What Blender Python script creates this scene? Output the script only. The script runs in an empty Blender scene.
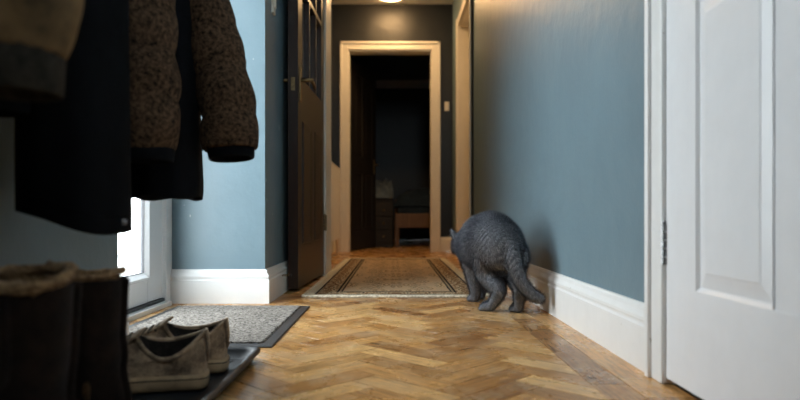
import bpy, bmesh, math, random
from mathutils import Vector, Matrix
random.seed(7)
S = bpy.context.scene
C = S.collection
PI = math.pi
# ------------------------------------------------------------------ camera, world, light, exposure
HC, FPX, CX, HZ = 0.34, 640.0, 394.0, 217.0
cam = bpy.data.cameras.new('camera'); cam_o = bpy.data.objects.new('camera', cam); C.objects.link(cam_o)
cam_o.location = (0, 0, HC); cam_o.rotation_euler = (PI/2, 0, 0)
cam.sensor_width = 36; cam.lens = FPX/800*36
cam.shift_x = (400-CX)/800; cam.shift_y = (HZ-200)/800
cam.clip_start = 0.02
cam.dof.use_dof = True; cam.dof.focus_distance = 2.1; cam.dof.aperture_fstop = 2.6
S.camera = cam_o
def P(x, y, Y):
    s = FPX/Y
    return ((x-CX)/s, Y, HC-(y-HZ)/s)

world = bpy.data.worlds.new('overcast_sky'); S.world = world; world.use_nodes = True
bg = world.node_tree.nodes['Background']
bg.inputs[0].default_value = (0.90, 0.955, 1.0, 1); bg.inputs[1].default_value = 12.5

def portal(name, loc, rot, sx, sy):
    l = bpy.data.lights.new(name, 'AREA'); l.shape = 'RECTANGLE'; l.size = sx; l.size_y = sy
    l.cycles.is_portal = True
    o = bpy.data.objects.new(name, l); C.objects.link(o); o.location = loc; o.rotation_euler = rot
portal('daylight_portal', (-0.938, 2.06, 1.0), (0, -PI/2, 0), 1.9, 0.75)
portal('daylight_portal', (0.275, -.715, 1.915), (PI/2, 0, 0), 0.52, .75)

S.view_settings.view_transform = 'Standard'; S.view_settings.look = 'None'
S.view_settings.gamma = 1; S.view_settings.use_curve_mapping = False
S.view_settings.exposure = 0.57
S.cycles.use_denoising = True
S.cycles.max_bounces = 10; S.cycles.diffuse_bounces = 6; S.cycles.transparent_max_bounces = 12
S.cycles.caustics_reflective = False; S.cycles.caustics_refractive = False

# ------------------------------------------------------------------ helpers
def tag(o, label=None, cat=None, group=None, kind=None):
    if label: o['label'] = label
    if cat: o['category'] = cat
    if group: o['group'] = group
    if kind: o['kind'] = kind
    return o
def empty(name, loc=(0,0,0), rz=0):
    o = bpy.data.objects.new(name, None); C.objects.link(o)
    o.location = loc; o.rotation_euler = (0,0,rz); o.empty_display_size = .05
    return o
def obj(name, bm, m, parent=None, smooth=False, loc=None):
    if isinstance(bm, bpy.types.Mesh): me = bm
    else:
        bmesh.ops.recalc_face_normals(bm, faces=bm.faces)
        me = bpy.data.meshes.new(name); bm.to_mesh(me); bm.free()
    if m and not me.materials: me.materials.append(m)
    if smooth:
        for p in me.polygons: p.use_smooth = True
    o = bpy.data.objects.new(name, me); C.objects.link(o)
    if loc: o.location = loc
    if parent: o.parent = parent
    return o
def box(bm, x0, x1, y0, y1, z0, z1, bev=0.0):
    vs = [bm.verts.new(v) for v in ((x0,y0,z0),(x1,y0,z0),(x1,y1,z0),(x0,y1,z0),(x0,y0,z1),(x1,y0,z1),(x1,y1,z1),(x0,y1,z1))]
    fs = [bm.faces.new([vs[i] for i in f]) for f in ((3,2,1,0),(4,5,6,7),(0,1,5,4),(1,2,6,5),(2,3,7,6),(3,0,4,7))]
    if bev > 0:
        es = list({e for f in fs for e in f.edges})
        bmesh.ops.bevel(bm, geom=es, offset=bev, segments=2, affect='EDGES', profile=0.5)
def bx(x0, x1, y0, y1, z0, z1, bev=0.0):
    bm = bmesh.new(); box(bm, min(x0,x1), max(x0,x1), min(y0,y1), max(y0,y1), min(z0,z1), max(z0,z1), bev); return bm
def loft(bm, rings, cap0=True, cap1=True, closed=True):
    R = [[bm.verts.new(p) for p in r] for r in rings]
    n = len(R[0])
    for a, b in zip(R[:-1], R[1:]):
        for i in range(n if closed else n-1):
            j = (i+1) % n
            bm.faces.new((a[i], a[j], b[j], b[i]))
    if cap0: bm.faces.new(R[0][::-1])
    if cap1: bm.faces.new(R[-1])
    return R
def tube_rings(pts, rad, n=12, asp=None, up=Vector((0,0,1))):
    pts = [Vector(p) for p in pts]; out = []
    for i, p in enumerate(pts):
        t = (pts[min(i+1, len(pts)-1)] - pts[max(i-1, 0)]).normalized()
        u = up
        if abs(t.dot(u)) > .97: u = Vector((1,0,0))
        a = t.cross(u).normalized(); b = a.cross(t).normalized()
        r = rad[i] if hasattr(rad, '__len__') else rad
        ra, rb = (r if hasattr(r, '__len__') else (r, r))
        out.append([p + a*math.cos(2*PI*k/n)*ra + b*math.sin(2*PI*k/n)*rb for k in range(n)])
    return out
def tube(bm, pts, rad, n=10): loft(bm, tube_rings(pts, rad, n))
def tb(pts, rad, n=10):
    bm = bmesh.new(); tube(bm, pts, rad, n); return bm
def spline(pts, sub=6):
    """Catmull-Rom through rows of numbers (positions plus radii)."""
    out = []; n = len(pts)
    for i in range(n-1):
        p0, p1, p2, p3 = pts[max(i-1,0)], pts[i], pts[i+1], pts[min(i+2,n-1)]
        for k in range(sub):
            t = k/sub
            out.append([0.5*(2*b+(c-a)*t+(2*a-5*b+4*c-d)*t*t+(3*b-a-3*c+d)*t**3) for a,b,c,d in zip(p0,p1,p2,p3)])
    out.append(list(pts[-1])); return out
def ell(bm, c, r, rot=None, seg=16, rings=10):
    M = Matrix.Translation(c) @ (rot.to_4x4() if rot else Matrix.Identity(4)) @ Matrix.Diagonal((*r, 1))
    bmesh.ops.create_uvsphere(bm, u_segments=seg, v_segments=rings, radius=1, matrix=M)

# ------------------------------------------------------------------ materials
class NT:
    def __init__(s, name):
        s.m = bpy.data.materials.new(name); s.m.use_nodes = True
        s.t = s.m.node_tree; s.b = s.t.nodes['Principled BSDF']
    def n(s, kind, **kw):
        nd = s.t.nodes.new(kind)
        for k, v in kw.items():
            if k.startswith('i_'): nd.inputs[k[2:]].default_value = v
            elif k[0] == 'p' and k[1:].isdigit(): nd.inputs[int(k[1:])].default_value = v
            else: setattr(nd, k, v)
        return nd
    def l(s, a, b): s.t.links.new(a, b)
    def math(s, op, a, b=None, clamp=False):
        nd = s.t.nodes.new('ShaderNodeMath'); nd.operation = op; nd.use_clamp = clamp
        for i, v in enumerate((a, b)):
            if v is None: continue
            if isinstance(v, (int, float)): nd.inputs[i].default_value = v
            else: s.l(v, nd.inputs[i])
        return nd.outputs[0]
    def ramp(s, fac, stops, interp='LINEAR'):
        r = s.t.nodes.new('ShaderNodeValToRGB'); r.color_ramp.interpolation = interp
        e = r.color_ramp.elements
        while len(e) < len(stops): e.new(0.5)
        for el, (p, c) in zip(e, stops): el.position = p; el.color = (*c, 1) if len(c) == 3 else c
        s.l(fac, r.inputs[0]); return r.outputs[0]
    def mix(s, fac, a, b, mode='MIX'):
        nd = s.t.nodes.new('ShaderNodeMix'); nd.data_type = 'RGBA'; nd.blend_type = mode
        for i, v in ((0, fac), (6, a), (7, b)):
            if isinstance(v, (int, float)): nd.inputs[i].default_value = v
            elif isinstance(v, tuple): nd.inputs[i].default_value = (*v, 1) if len(v) == 3 else v
            else: s.l(v, nd.inputs[i])
        return nd.outputs[2]
    def bump(s, h, strength=.3, dist=.01):
        b = s.n('ShaderNodeBump'); b.inputs['Strength'].default_value = strength; b.inputs['Distance'].default_value = dist
        s.l(h, b.inputs['Height']); s.l(b.outputs[0], s.b.inputs['Normal'])
    def coord(s, which='Object'):
        return s.n('ShaderNodeTexCoord').outputs[which]
    def noise(s, vec, scale, detail=3, rough=.5, dist=0):
        nd = s.n('ShaderNodeTexNoise'); nd.inputs['Scale'].default_value = scale; nd.inputs['Detail'].default_value = detail
        nd.inputs['Roughness'].default_value = rough; nd.inputs['Distortion'].default_value = dist
        if vec is not None: s.l(vec, nd.inputs['Vector'])
        return nd.outputs[0]
    def scaled(s, vec, sc, off=None):
        mp = s.n('ShaderNodeMapping'); mp.inputs['Scale'].default_value = sc
        s.l(vec, mp.inputs['Vector']); return mp.outputs[0]

def sr(r, g, b):
    f = lambda c: (c/255/12.92 if c <= 10 else ((c/255+.055)/1.055)**2.4)
    return (f(r), f(g), f(b))
def simple(name, col, rough=.5, var=.0, scale=30, bump=0, bscale=200, metal=0, spec=.5, dist=.002, col2=None):
    t = NT(name); t.b.inputs['Roughness'].default_value = rough; t.b.inputs['Metallic'].default_value = metal
    t.b.inputs['Specular IOR Level'].default_value = spec
    co = t.coord()
    if var > 0 or col2:
        c2 = col2 or tuple(c*(1-var) for c in col)
        nz = t.noise(co, scale, 4, .6)
        t.l(t.ramp(nz, [(.35, c2), (.65, col)]), t.b.inputs['Base Color'])
    else: t.b.inputs['Base Color'].default_value = (*col, 1)
    if bump > 0: t.bump(t.noise(co, bscale, 3, .6), bump, dist)
    return t.m
def paint(name, col, chips=True):
    t = NT(name); co = t.coord(); t.b.inputs['Roughness'].default_value = .40; t.b.inputs['Specular IOR Level'].default_value = .5
    a = t.noise(co, 3, 4, .6)
    base = t.ramp(a, [(.3, tuple(c*.93 for c in col)), (.7, tuple(c*1.05 for c in col))])
    if chips:
        v = t.noise(t.scaled(co, (1, 1, .45)), 42, 2, .5)
        msk = t.math('MULTIPLY', t.math('GREATER_THAN', v, .725), t.math('GREATER_THAN', t.noise(co, 4, 1), .54))
        base = t.mix(msk, base, (.75, .74, .70))
    t.l(base, t.b.inputs['Base Color'])
    h = t.math('ADD', t.noise(co, 9, 3, .5), t.math('MULTIPLY', t.noise(co, 120, 2, .5), .12))
    t.bump(h, .34, .012); return t.m
def white_paint(name, col=(.80,.80,.79), rough=.35, dirt=True):
    t = NT(name); co = t.coord(); t.b.inputs['Roughness'].default_value = rough
    a = t.noise(co, 14, 5, .65)
    base = t.ramp(a, [(.25, tuple(c*.94 for c in col)), (.7, col)])
    if dirt:
        v = t.noise(co, 55, 3, .6)
        base = t.mix(t.math('MULTIPLY', t.math('GREATER_THAN', v, .73), .55), base, (.32, .27, .2))
    t.l(base, t.b.inputs['Base Color']); t.bump(t.noise(t.scaled(co, (1, 1, .3)), 60, 2), .08, .004); return t.m
def cloth(name, col, col2, scale=60, bump=.5, bscale=350, rough=.95, sheen=.1, dist=.003):
    t = NT(name); co = t.coord(); t.b.inputs['Roughness'].default_value = rough; t.b.inputs['Specular IOR Level'].default_value = .1
    t.b.inputs['Sheen Weight'].default_value = sheen
    a = t.noise(co, scale, 5, .7)
    t.l(t.ramp(a, [(.36, col2), (.62, col)]), t.b.inputs['Base Color'])
    t.bump(t.math('ADD', t.noise(co, bscale, 2), t.math('MULTIPLY', t.noise(co, 25, 3), 1.5)), bump, dist); return t.m

M_BLUE = paint('blue_wall_paint', sr(107, 129, 139), chips=False)
M_BLUEC = paint('chipped_blue_wall_paint', sr(107, 129, 139))
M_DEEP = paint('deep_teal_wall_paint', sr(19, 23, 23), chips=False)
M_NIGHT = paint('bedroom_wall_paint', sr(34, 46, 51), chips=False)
M_WHITE = white_paint('white_gloss_paint')
M_DOORW = white_paint('white_door_paint', (.82,.83,.85), .38, dirt=False)
M_CREAM = white_paint('cream_gloss_paint', (.80,.76,.66), .4, dirt=False)
M_UPVC = simple('white_plastic', (.80,.81,.82), .3)
M_CEIL = simple('ceiling_white', (.75,.73,.69), .8, .05, 4)
M_GASKET = simple('grey_gasket', (.05,.05,.055), .6)
M_BRASS = simple('aged_brass', (.34,.25,.13), .4, .4, 60, metal=1)
M_STEEL = simple('brushed_steel', (.36,.36,.37), .45, .5, 90, metal=1)
M_RUBBER = simple('black_rubber', (.025,.028,.032), .55, .2, 40, .3, 300)
M_TRAY = simple('black_tray_plastic', (.016,.019,.024), .5, .15, 20, .1, 200, spec=.3)
M_DARKWOOD = NT('dark_stained_wood')
def _dw(t, c1, c2, rough):
    co = t.coord(); g = t.noise(t.scaled(co, (30, 30, 1.6)), 2.0, 5, .6, .6)
    t.l(t.ramp(g, [(.3, c1), (.7, c2)]), t.b.inputs['Base Color']); t.b.inputs['Roughness'].default_value = rough
    t.bump(g, .15, .003); return t.m
M_DARKWOOD = _dw(M_DARKWOOD, sr(26,13,8), sr(48,26,15), .35)
M_BLACKWOOD = _dw(NT('blackened_wood'), sr(14,11,10), sr(22,18,16), .6)
M_BEDWOOD = _dw(NT('bed_pine_wood'), sr(84,62,42), sr(116,88,60), .5)
M_SUBFLOOR = simple('dark_subfloor', (.03,.02,.014), .9)
def glass_mat():
    m = bpy.data.materials.new('clear_glass'); m.use_nodes = True; nt = m.node_tree
    nt.nodes.remove(nt.nodes['Principled BSDF']); out = nt.nodes['Material Output']
    tr = nt.nodes.new('ShaderNodeBsdfTransparent'); gl = nt.nodes.new('ShaderNodeBsdfGlossy'); gl.inputs['Roughness'].default_value = .02
    mx = nt.nodes.new('ShaderNodeMixShader'); mx.inputs[0].default_value = .05
    tr.inputs[0].default_value = (.96,.98,.98,1)
    nt.links.new(tr.outputs[0], mx.inputs[1]); nt.links.new(gl.outputs[0], mx.inputs[2])
    nt.links.new(mx.outputs[0], out.inputs[0]); return m
M_GLASS = glass_mat()
def dark_glass():
    t = NT('dark_textured_glass'); t.b.inputs['Base Color'].default_value = (.012,.014,.014,1); t.b.inputs['Roughness'].default_value = .22
    t.bump(t.noise(t.coord(), 90, 2), .4, .003); return t.m
M_DGLASS = dark_glass()
def emit(name, col, st):
    m = bpy.data.materials.new(name); m.use_nodes = True; b = m.node_tree.nodes['Principled BSDF']
    b.inputs['Base Color'].default_value = (.9,.85,.75,1); b.inputs['Emission Color'].default_value = (*col,1); b.inputs['Emission Strength'].default_value = st
    return m
M_LAMP = emit('warm_lamp_glass', (1.0, .60, .27), 37)

def parquet_mat():
    t = NT('oak_parquet')
    uv = t.n('ShaderNodeUVMap', uv_map='grain').outputs[0]
    ri = t.n('ShaderNodeObjectInfo').outputs['Random']; isl = t.n('ShaderNodeNewGeometry').outputs['Random Per Island']
    rnd = t.math('FRACT', t.math('ADD', t.math('MULTIPLY', ri, 7.31), t.math('MULTIPLY', isl, 3.77)))
    cmb = t.n('ShaderNodeCombineXYZ'); t.l(t.math('MULTIPLY', rnd, 37.0), cmb.inputs[0]); t.l(t.math('MULTIPLY', rnd, 19.0), cmb.inputs[1])
    va = t.n('ShaderNodeVectorMath'); va.operation = 'ADD'; t.l(uv, va.inputs[0]); t.l(cmb.outputs[0], va.inputs[1])
    g = t.noise(t.scaled(va.outputs[0], (5, 60, 1)), 1.6, 6, .65, 1.2)
    fine = t.noise(t.scaled(va.outputs[0], (7, 170, 1)), 1, 3, .65)
    c = t.ramp(rnd, [(0, sr(160,110,60)), (.25, sr(220,168,104)), (.5, sr(188,136,78)), (.75, sr(238,192,128)), (1, sr(146,97,52))])
    c = t.mix(.75, c, t.ramp(g, [(.3, (.42,.34,.27)), (.48, (.92,.9,.87)), (.7, (1.15,1.15,1.15))]), 'MULTIPLY')
    c = t.mix(.7, c, t.ramp(fine, [(.38, (.30,.23,.18)), (.54, (1.08,1.08,1.08))]), 'MULTIPLY')
    geo = t.n('ShaderNodeNewGeometry').outputs['Position']
    wear = t.noise(t.scaled(geo, (1.5, 1, 1)), 5, 5, .65)
    c = t.mix(t.math('MULTIPLY', t.ramp(wear, [(.5, (0,0,0)), (.68, (1,1,1))]), .38), c, sr(120,88,62))
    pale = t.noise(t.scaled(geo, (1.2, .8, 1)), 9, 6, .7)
    c = t.mix(t.math('MULTIPLY', t.ramp(pale, [(.48, (0,0,0)), (.66, (1,1,1))]), .5), c, sr(200,172,136))  # pale wear, with the door light's hazy reflection painted into the oak colour
    dirt = t.noise(t.scaled(va.outputs[0], (3, 14, 1)), 6, 5, .7)
    c = t.mix(t.math('MULTIPLY', t.ramp(dirt, [(.56, (0,0,0)), (.72, (1,1,1))]), .55), c, sr(70,44,28))
    t.l(c, t.b.inputs['Base Color'])
    t.l(t.ramp(wear, [(.3, (.20,)*3), (.7, (.36,)*3)]), t.b.inputs['Roughness'])
    t.b.inputs['Specular IOR Level'].default_value = .5
    t.bump(t.math('ADD', t.math('MULTIPLY', fine, .35), g), .12, .002); return t.m
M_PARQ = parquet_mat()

def rug_mat():
    t = NT('patterned_rug_pile'); co = t.coord(); t.b.inputs['Roughness'].default_value = 1; t.b.inputs['Specular IOR Level'].default_value = .05
    sep = t.n('ShaderNodeSeparateXYZ'); t.l(co, sep.inputs[0]); x, y = sep.outputs[0], sep.outputs[1]
    ax = t.math('ABSOLUTE', x); ay = t.math('ABSOLUTE', y)
    ey = t.math('SUBTRACT', 1.21, ay)
    ex = t.math('SUBTRACT', .389, ax)
    d = t.math('MINIMUM', ex, ey)                          # distance from the rug's edge
    mir = t.n('ShaderNodeCombineXYZ'); t.l(ax, mir.inputs[0]); t.l(t.math('MULTIPLY', t.math('PINGPONG', y, .26), .36), mir.inputs[1])
    v = t.n('ShaderNodeTexVoronoi'); v.inputs['Scale'].default_value = 24; v.distance = 'MANHATTAN'; t.l(mir.outputs[0], v.inputs['Vector'])
    motif = t.ramp(v.outputs['Distance'], [(0, sr(80,56,44)), (.13, sr(240,220,184)), (.28, sr(110,78,60)), (.36, sr(232,212,178)), (.62, sr(206,172,134)), (.74, sr(92,70,62)), (.82, sr(232,208,170))], 'CONSTANT')
    v2 = t.n('ShaderNodeTexVoronoi'); v2.inputs['Scale'].default_value = 22; t.l(mir.outputs[0], v2.inputs['Vector'])
    field = t.mix(t.ramp(v2.outputs['Distance'], [(.62, (0,0,0)), (.70, (1,1,1))]), motif, sr(226,204,172))
    bv = t.n('ShaderNodeTexVoronoi'); bv.inputs['Scale'].default_value = 40; t.l(mir.outputs[0], bv.inputs['Vector'])
    border = t.ramp(bv.outputs['Distance'], [(0, sr(70,54,44)), (.22, sr(226,206,172)), (.5, sr(150,116,86)), (.7, sr(210,186,150))], 'CONSTANT')
    band = t.ramp(t.math('MULTIPLY', d, 4.0), [(0, sr(236,228,208)), (.14, sr(236,228,208)), (.145, sr(46,38,36)), (.185, sr(196,168,132)), (.49, sr(196,168,132)), (.495, sr(40,34,34)), (.535, sr(196,178,148)), (.57, sr(44,38,36)), (.60, sr(255,255,255))], 'CONSTANT')
    inb = t.math('MULTIPLY', t.math('GREATER_THAN', d, .0463), t.math('LESS_THAN', d, .1225))
    inf = t.math('GREATER_THAN', d, .15)
    c = t.mix(inb, band, border); c = t.mix(inf, c, field)
    fz = t.noise(co, 260, 2, .7)
    c = t.mix(.4, c, t.ramp(fz, [(.3, (.6,)*3), (.6, (1.3,)*3)]), 'MULTIPLY')
    t.l(c, t.b.inputs['Base Color']); t.bump(fz, .6, .004); return t.m
M_RUG = rug_mat()
M_RUGEDGE = cloth('rug_cream_binding', sr(236,228,208), sr(170,156,130), 90)
def mat_pile():
    t = NT('grey_speckled_mat_pile'); co = t.coord(); t.b.inputs['Roughness'].default_value = 1; t.b.inputs['Specular IOR Level'].default_value = .05
    v = t.n('ShaderNodeTexVoronoi'); v.inputs['Scale'].default_value = 170; t.l(co, v.inputs['Vector'])
    s = t.n('ShaderNodeSeparateColor'); t.l(v.outputs['Color'], s.inputs[0])
    c = t.ramp(s.outputs[0], [(0, sr(48,46,44)), (.2, sr(100,95,90)), (.55, sr(128,122,116)), (1, sr(156,149,141))])
    t.l(c, t.b.inputs['Base Color']); t.bump(v.outputs['Distance'], -.8, .004); return t.m
M_MATPILE = mat_pile()
M_NAVY = cloth('navy_padded_fabric', (.0050,.0062,.0085), (.003,.004,.0055), 30, sheen=0)
M_BLACKCOAT = cloth('black_coat_fabric', (.0034,.0044,.006), (.0022,.003,.004), 30, sheen=0)
M_TWEED = cloth('brown_tweed_fabric', sr(98,77,58), sr(16,15,14), 115, .8, 300, sheen=0)
M_OLIVE = cloth('olive_brown_fabric', sr(132,108,76), sr(78,66,48), 10, .25, sheen=0)
M_RIB = cloth('dark_ribbed_knit', sr(62,58,50), sr(40,38,34), 60, sheen=0)
M_SHEAR = cloth('tan_shearling', sr(168,136,98), sr(108,82,58), 70, 1.0, 220, dist=.006)
M_BOOT = cloth('dark_brown_suede', sr(40,30,24), sr(22,17,14), 25, .4, 300)
M_BOOTSOLE = simple('brown_rubber_sole', sr(36,28,22), .8, .3, 60)
M_SHOE = cloth('worn_taupe_suede', sr(184,160,132), sr(94,80,66), 22, .5, 260)
M_SHOESOLE = simple('dirty_cream_rubber', sr(172,146,112), .7, .45, 26, .3, 120)
M_SHOEIN = cloth('dark_shoe_lining', sr(44,40,37), sr(26,24,23), 60)
M_LACE = cloth('grey_lace', sr(110,102,92), sr(66,60,54), 200)
M_FUR = NT('blue_grey_fur')
def _fur(t):
    co = t.coord(); t.b.inputs['Roughness'].default_value = .9; t.b.inputs['Specular IOR Level'].default_value = .12
    t.b.inputs['Sheen Weight'].default_value = .12
    nz = t.noise(t.scaled(co, (1, 1, .5)), 130, 4, .75)
    c = t.ramp(nz, [(.32, sr(84,86,93)), (.68, sr(146,148,156))])
    t.l(c, t.b.inputs['Base Color']); t.bump(nz, .5, .004); return t.m
M_FUR = _fur(M_FUR)
def _furtip():
    t = NT('blue_grey_fur_tips'); t.b.inputs['Roughness'].default_value = .85; t.b.inputs['Specular IOR Level'].default_value = .15
    isl = t.n('ShaderNodeAttribute', attribute_name='tone').outputs['Fac']
    nz = t.noise(t.coord(), 60, 3, .6)
    f = t.math('ADD', t.math('MULTIPLY', isl, .75), t.math('MULTIPLY', nz, .5))
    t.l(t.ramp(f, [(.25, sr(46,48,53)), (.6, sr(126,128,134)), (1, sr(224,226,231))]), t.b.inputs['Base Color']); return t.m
M_FURTIP = _furtip()
M_DUVET = cloth('grey_blue_bedding', sr(98,112,126), sr(70,82,94), 8, .2)
M_DUVETD = cloth('dark_blue_bedding', sr(44,58,72), sr(32,42,54), 8, .2)
M_EYE = simple('amber_eye', (.5,.25,.03), .1)
M_NOSE = simple('grey_nose', (.05,.05,.06), .5)
M_STONE = simple('pale_paving', (.55,.54,.52), .8, .2, 6, .2)

# ------------------------------------------------------------------ room shell
CEIL = 2.40
def struct(name, bm, m, label, cat, parent=None, smooth=False):
    o = obj(name, bm, m, parent, smooth)
    if parent is None: tag(o, label, cat, kind='structure')
    return o
WR, WL, WPL, WLF = .567, -.70, -.51, -.60          # right wall, coat wall, left wall behind the dark door, left wall at the radiator
# floor slab with parquet blocks as children
floor = struct('floor', bx(-.94, .75, -.7, 6.32, -.05, -.012), M_SUBFLOOR, 'worn honey oak herringbone parquet floor of the hallway', 'floor')
BW, BL = .0668, .238
def clip(poly, a, b, c):                            # keep a*x+b*y <= c
    out = []
    for i in range(len(poly)):
        p, q = poly[i], poly[(i+1) % len(poly)]
        dp, dq = a*p[0]+b*p[1]-c, a*q[0]+b*q[1]-c
        if dp <= 0: out.append(p)
        if dp*dq < 0:
            t = dp/(dp-dq); out.append((p[0]+t*(q[0]-p[0]), p[1]+t*(q[1]-p[1])))
    return out
def area(p): return abs(sum(p[i][0]*p[(i+1)%len(p)][1]-p[(i+1)%len(p)][0]*p[i][1] for i in range(len(p))))/2
def prism(bm, uvl, poly, dx, dy, top=0.0, ang=0.0, ox=0, oy=0, bot=-.0125):
    """bevelled block; uv runs along the block's grain"""
    cx = sum(p[0] for p in poly)/len(poly); cy = sum(p[1] for p in poly)/len(poly)
    def inset(p):
        vx, vy = cx-p[0], cy-p[1]; l = math.hypot(vx, vy) or 1; k = .0004/l
        return (p[0]+vx*k, p[1]+vy*k)
    T = [bm.verts.new((*inset(p), top)) for p in poly]; E = [bm.verts.new((*p, top-.0006)) for p in poly]; B = [bm.verts.new((*p, bot)) for p in poly]
    fs = [bm.faces.new(T)]
    n = len(poly)
    for i in range(n):
        j = (i+1) % n
        fs.append(bm.faces.new((E[i], E[j], T[j], T[i]))); fs.append(bm.faces.new((B[i], B[j], E[j], E[i])))
    ca, sa = math.cos(ang), math.sin(ang)
    for f in fs:
        for lp in f.loops:
            x, y = lp.vert.co.x-ox, lp.vert.co.y-oy
            lp[uvl].uv = (x*ca+y*sa, -x*sa+y*ca)
def newbm():
    bm = bmesh.new(); return bm, bm.loops.layers.uv.new('grain')
g = .0008
def unit_block():
    bm, uv = newbm(); a, b = BL/2-g, BW/2-g
    prism(bm, uv, [(-a,-b),(a,-b),(a,b),(-a,b)], 0, 0)
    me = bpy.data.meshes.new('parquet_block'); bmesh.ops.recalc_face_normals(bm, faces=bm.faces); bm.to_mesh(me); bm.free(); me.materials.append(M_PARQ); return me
UB = unit_block()
XB, XLm, Y0, Y1 = .400, -.93, -.60, 6.20
blocks = []; r2 = math.sqrt(.5)
for m in range(-4, 3):
    for k in range(-60, 90):
        for kind in (0, 1):
            if kind == 0: u, v, ang = k*BW+BL/2+m*BL, k*BW+BW/2-m*BL, PI/4
            else: u, v, ang = k*BW+BW/2+m*BL, k*BW+BW+BL/2-m*BL, 3*PI/4
            x, y = (u-v)*r2+.128, (u+v)*r2+1.02
            if Y0-.2 < y < Y1+.2 and XLm-.15 < x < XB+.15: blocks.append((x, y, ang))
def seen(x, y):
    if y < .6: return False
    px, py = CX+x*FPX/y, HZ+HC*FPX/y
    if not (-10 < px < 815 and py < 412): return False
    if y > 2.8 and y < 5.0 and -.30 < x < .32: return False
    if 1.72 < y < 2.36 and -.8 < x < -.40: return False
    if y < 1.5 and x < -.38: return False
    if x < -.52 and not 1.6 < y < 2.6: return False
    return True
vis = sorted([b for b in blocks if seen(b[0], b[1])], key=lambda b: b[1])[:285]
viss = set(vis)
fbm, fuv = newbm()
for b in blocks:
    x, y, ang = b; ca, sa = math.cos(ang), math.sin(ang); a, w = BL/2-g, BW/2-g
    poly = [(x+sx*a*ca-sy*w*sa, y+sx*a*sa+sy*w*ca) for sx, sy in ((-1,-1),(1,-1),(1,1),(-1,1))]
    full = len(poly); p2 = poly; cut = False
    for (A, B, Cc) in ((1,0,XB-.0005), (-1,0,-XLm), (0,1,Y1), (0,-1,-Y0)):
        if any(A*p[0]+B*p[1] > Cc for p in p2): p2 = clip(p2, A, B, Cc); cut = True
        if len(p2) < 3: break
    if len(p2) < 3 or area(p2) < 1e-4: continue
    top = random.uniform(-.00015, .0001)
    if b in viss:
        if not cut:
            o = bpy.data.objects.new('parquet_block', UB); C.objects.link(o); o.location = (x, y, top); o.rotation_euler = (0, 0, ang); o.parent = floor
        else:
            bm, uv = newbm(); prism(bm, uv, [(p[0]-x, p[1]-y) for p in p2], 0, 0, 0, ang)
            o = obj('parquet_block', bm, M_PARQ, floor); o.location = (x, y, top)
    else: prism(fbm, fuv, p2, 0, 0, top, ang, x, y)
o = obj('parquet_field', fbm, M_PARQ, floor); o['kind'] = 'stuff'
for i, xa in enumerate((XB, XB+.0735)):             # straight border planks along the right wall
    y = Y0 + i*.4 - .2; xb = xa+.0725 if i == 0 else WR+.0
    while y < Y1:
        ln = random.uniform(.55, 1.0); ya, yb = max(y, Y0), min(y+ln-.001, Y1)
        if yb-ya > .02:
            bm, uv = newbm(); cx, cy = (xa+xb)/2, (ya+yb)/2
            prism(bm, uv, [(xa+.0005-cx, ya-cy), (xb-.0005-cx, ya-cy), (xb-.0005-cx, yb-cy), (xa+.0005-cx, yb-cy)], 0, 0, 0, PI/2)
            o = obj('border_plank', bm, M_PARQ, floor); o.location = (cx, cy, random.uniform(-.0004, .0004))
        y += ln
bm, uv = newbm()
y = 6.2
for i in range(26):
    prism(bm, uv, [(-2.2, y), (2.0, y), (2.0, y+.134), (-2.2, y+.134)], 0, 0, -.001, 0); y += .136
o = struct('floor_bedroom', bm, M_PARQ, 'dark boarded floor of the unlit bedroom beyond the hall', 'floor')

bm = bx(-1.05, .9, -.75, 6.32, CEIL, CEIL+.1)
struct('ceiling', bm, M_CEIL, 'white hallway ceiling', 'ceiling')
struct('wall_left', bx(-.94, WL, -.7, 1.623, 0, CEIL), M_BLUE, 'blue painted wall behind the hanging coats', 'wall')
struct('wall_porch', bx(-.94, WPL, 2.53, 3.72, 0, CEIL), M_BLUEC, 'blue painted wall corner beside the glazed white door', 'wall')
struct('wall_lintel', bx(-.94, -.85, 1.623, 2.53, 2.05, CEIL), M_BLUE, 'blue wall above the glazed white door', 'wall')
bm = bmesh.new(); box(bm, -.94, WLF, 3.72, 6.2, 0, CEIL); box(bm, WLF, -.42, 3.725, 3.975, 0, CEIL)
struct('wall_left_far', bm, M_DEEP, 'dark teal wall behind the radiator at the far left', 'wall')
bm = bmesh.new()
box(bm, WR, .70, 1.305, 4.62, 0, CEIL); box(bm, WR, .70, -.6, .44, 0, CEIL)
box(bm, WR, .70, .44, 1.305, 2.0, CEIL); box(bm, WR, .70, 4.62, 5.50, 2.0, CEIL); box(bm, WR, .70, 5.50, 6.2, 0, CEIL)
struct('wall_right', bm, M_BLUE, 'long blue painted wall on the right of the hallway', 'wall')
DX0, DX1, DZ = -.442, .368, 1.955
bm = bmesh.new()
box(bm, -1.05, DX0, 6.2, 6.32, 0, CEIL); box(bm, DX1, .75, 6.2, 6.32, 0, CEIL); box(bm, DX0, DX1, 6.2, 6.32, DZ, CEIL)
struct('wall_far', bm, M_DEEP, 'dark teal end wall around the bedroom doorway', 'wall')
bm = bmesh.new(); wx0, wx1, wz0, wz1 = .02, .53, 1.55, 2.28
box(bm, -.94, wx0, -.7, -.6, 0, CEIL); box(bm, wx1, .7, -.7, -.6, 0, CEIL); box(bm, wx0, wx1, -.7, -.6, 0, wz0); box(bm, wx0, wx1, -.7, -.6, wz1, CEIL)
struct('wall_back', bm, M_BLUE, 'blue wall with a window behind the viewer', 'wall')
wn = tag(empty('window_1', (0, -.65, wz0)), 'white framed window behind the viewer', 'window', kind='structure')
bm = bmesh.new(); h = wz1-wz0
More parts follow.
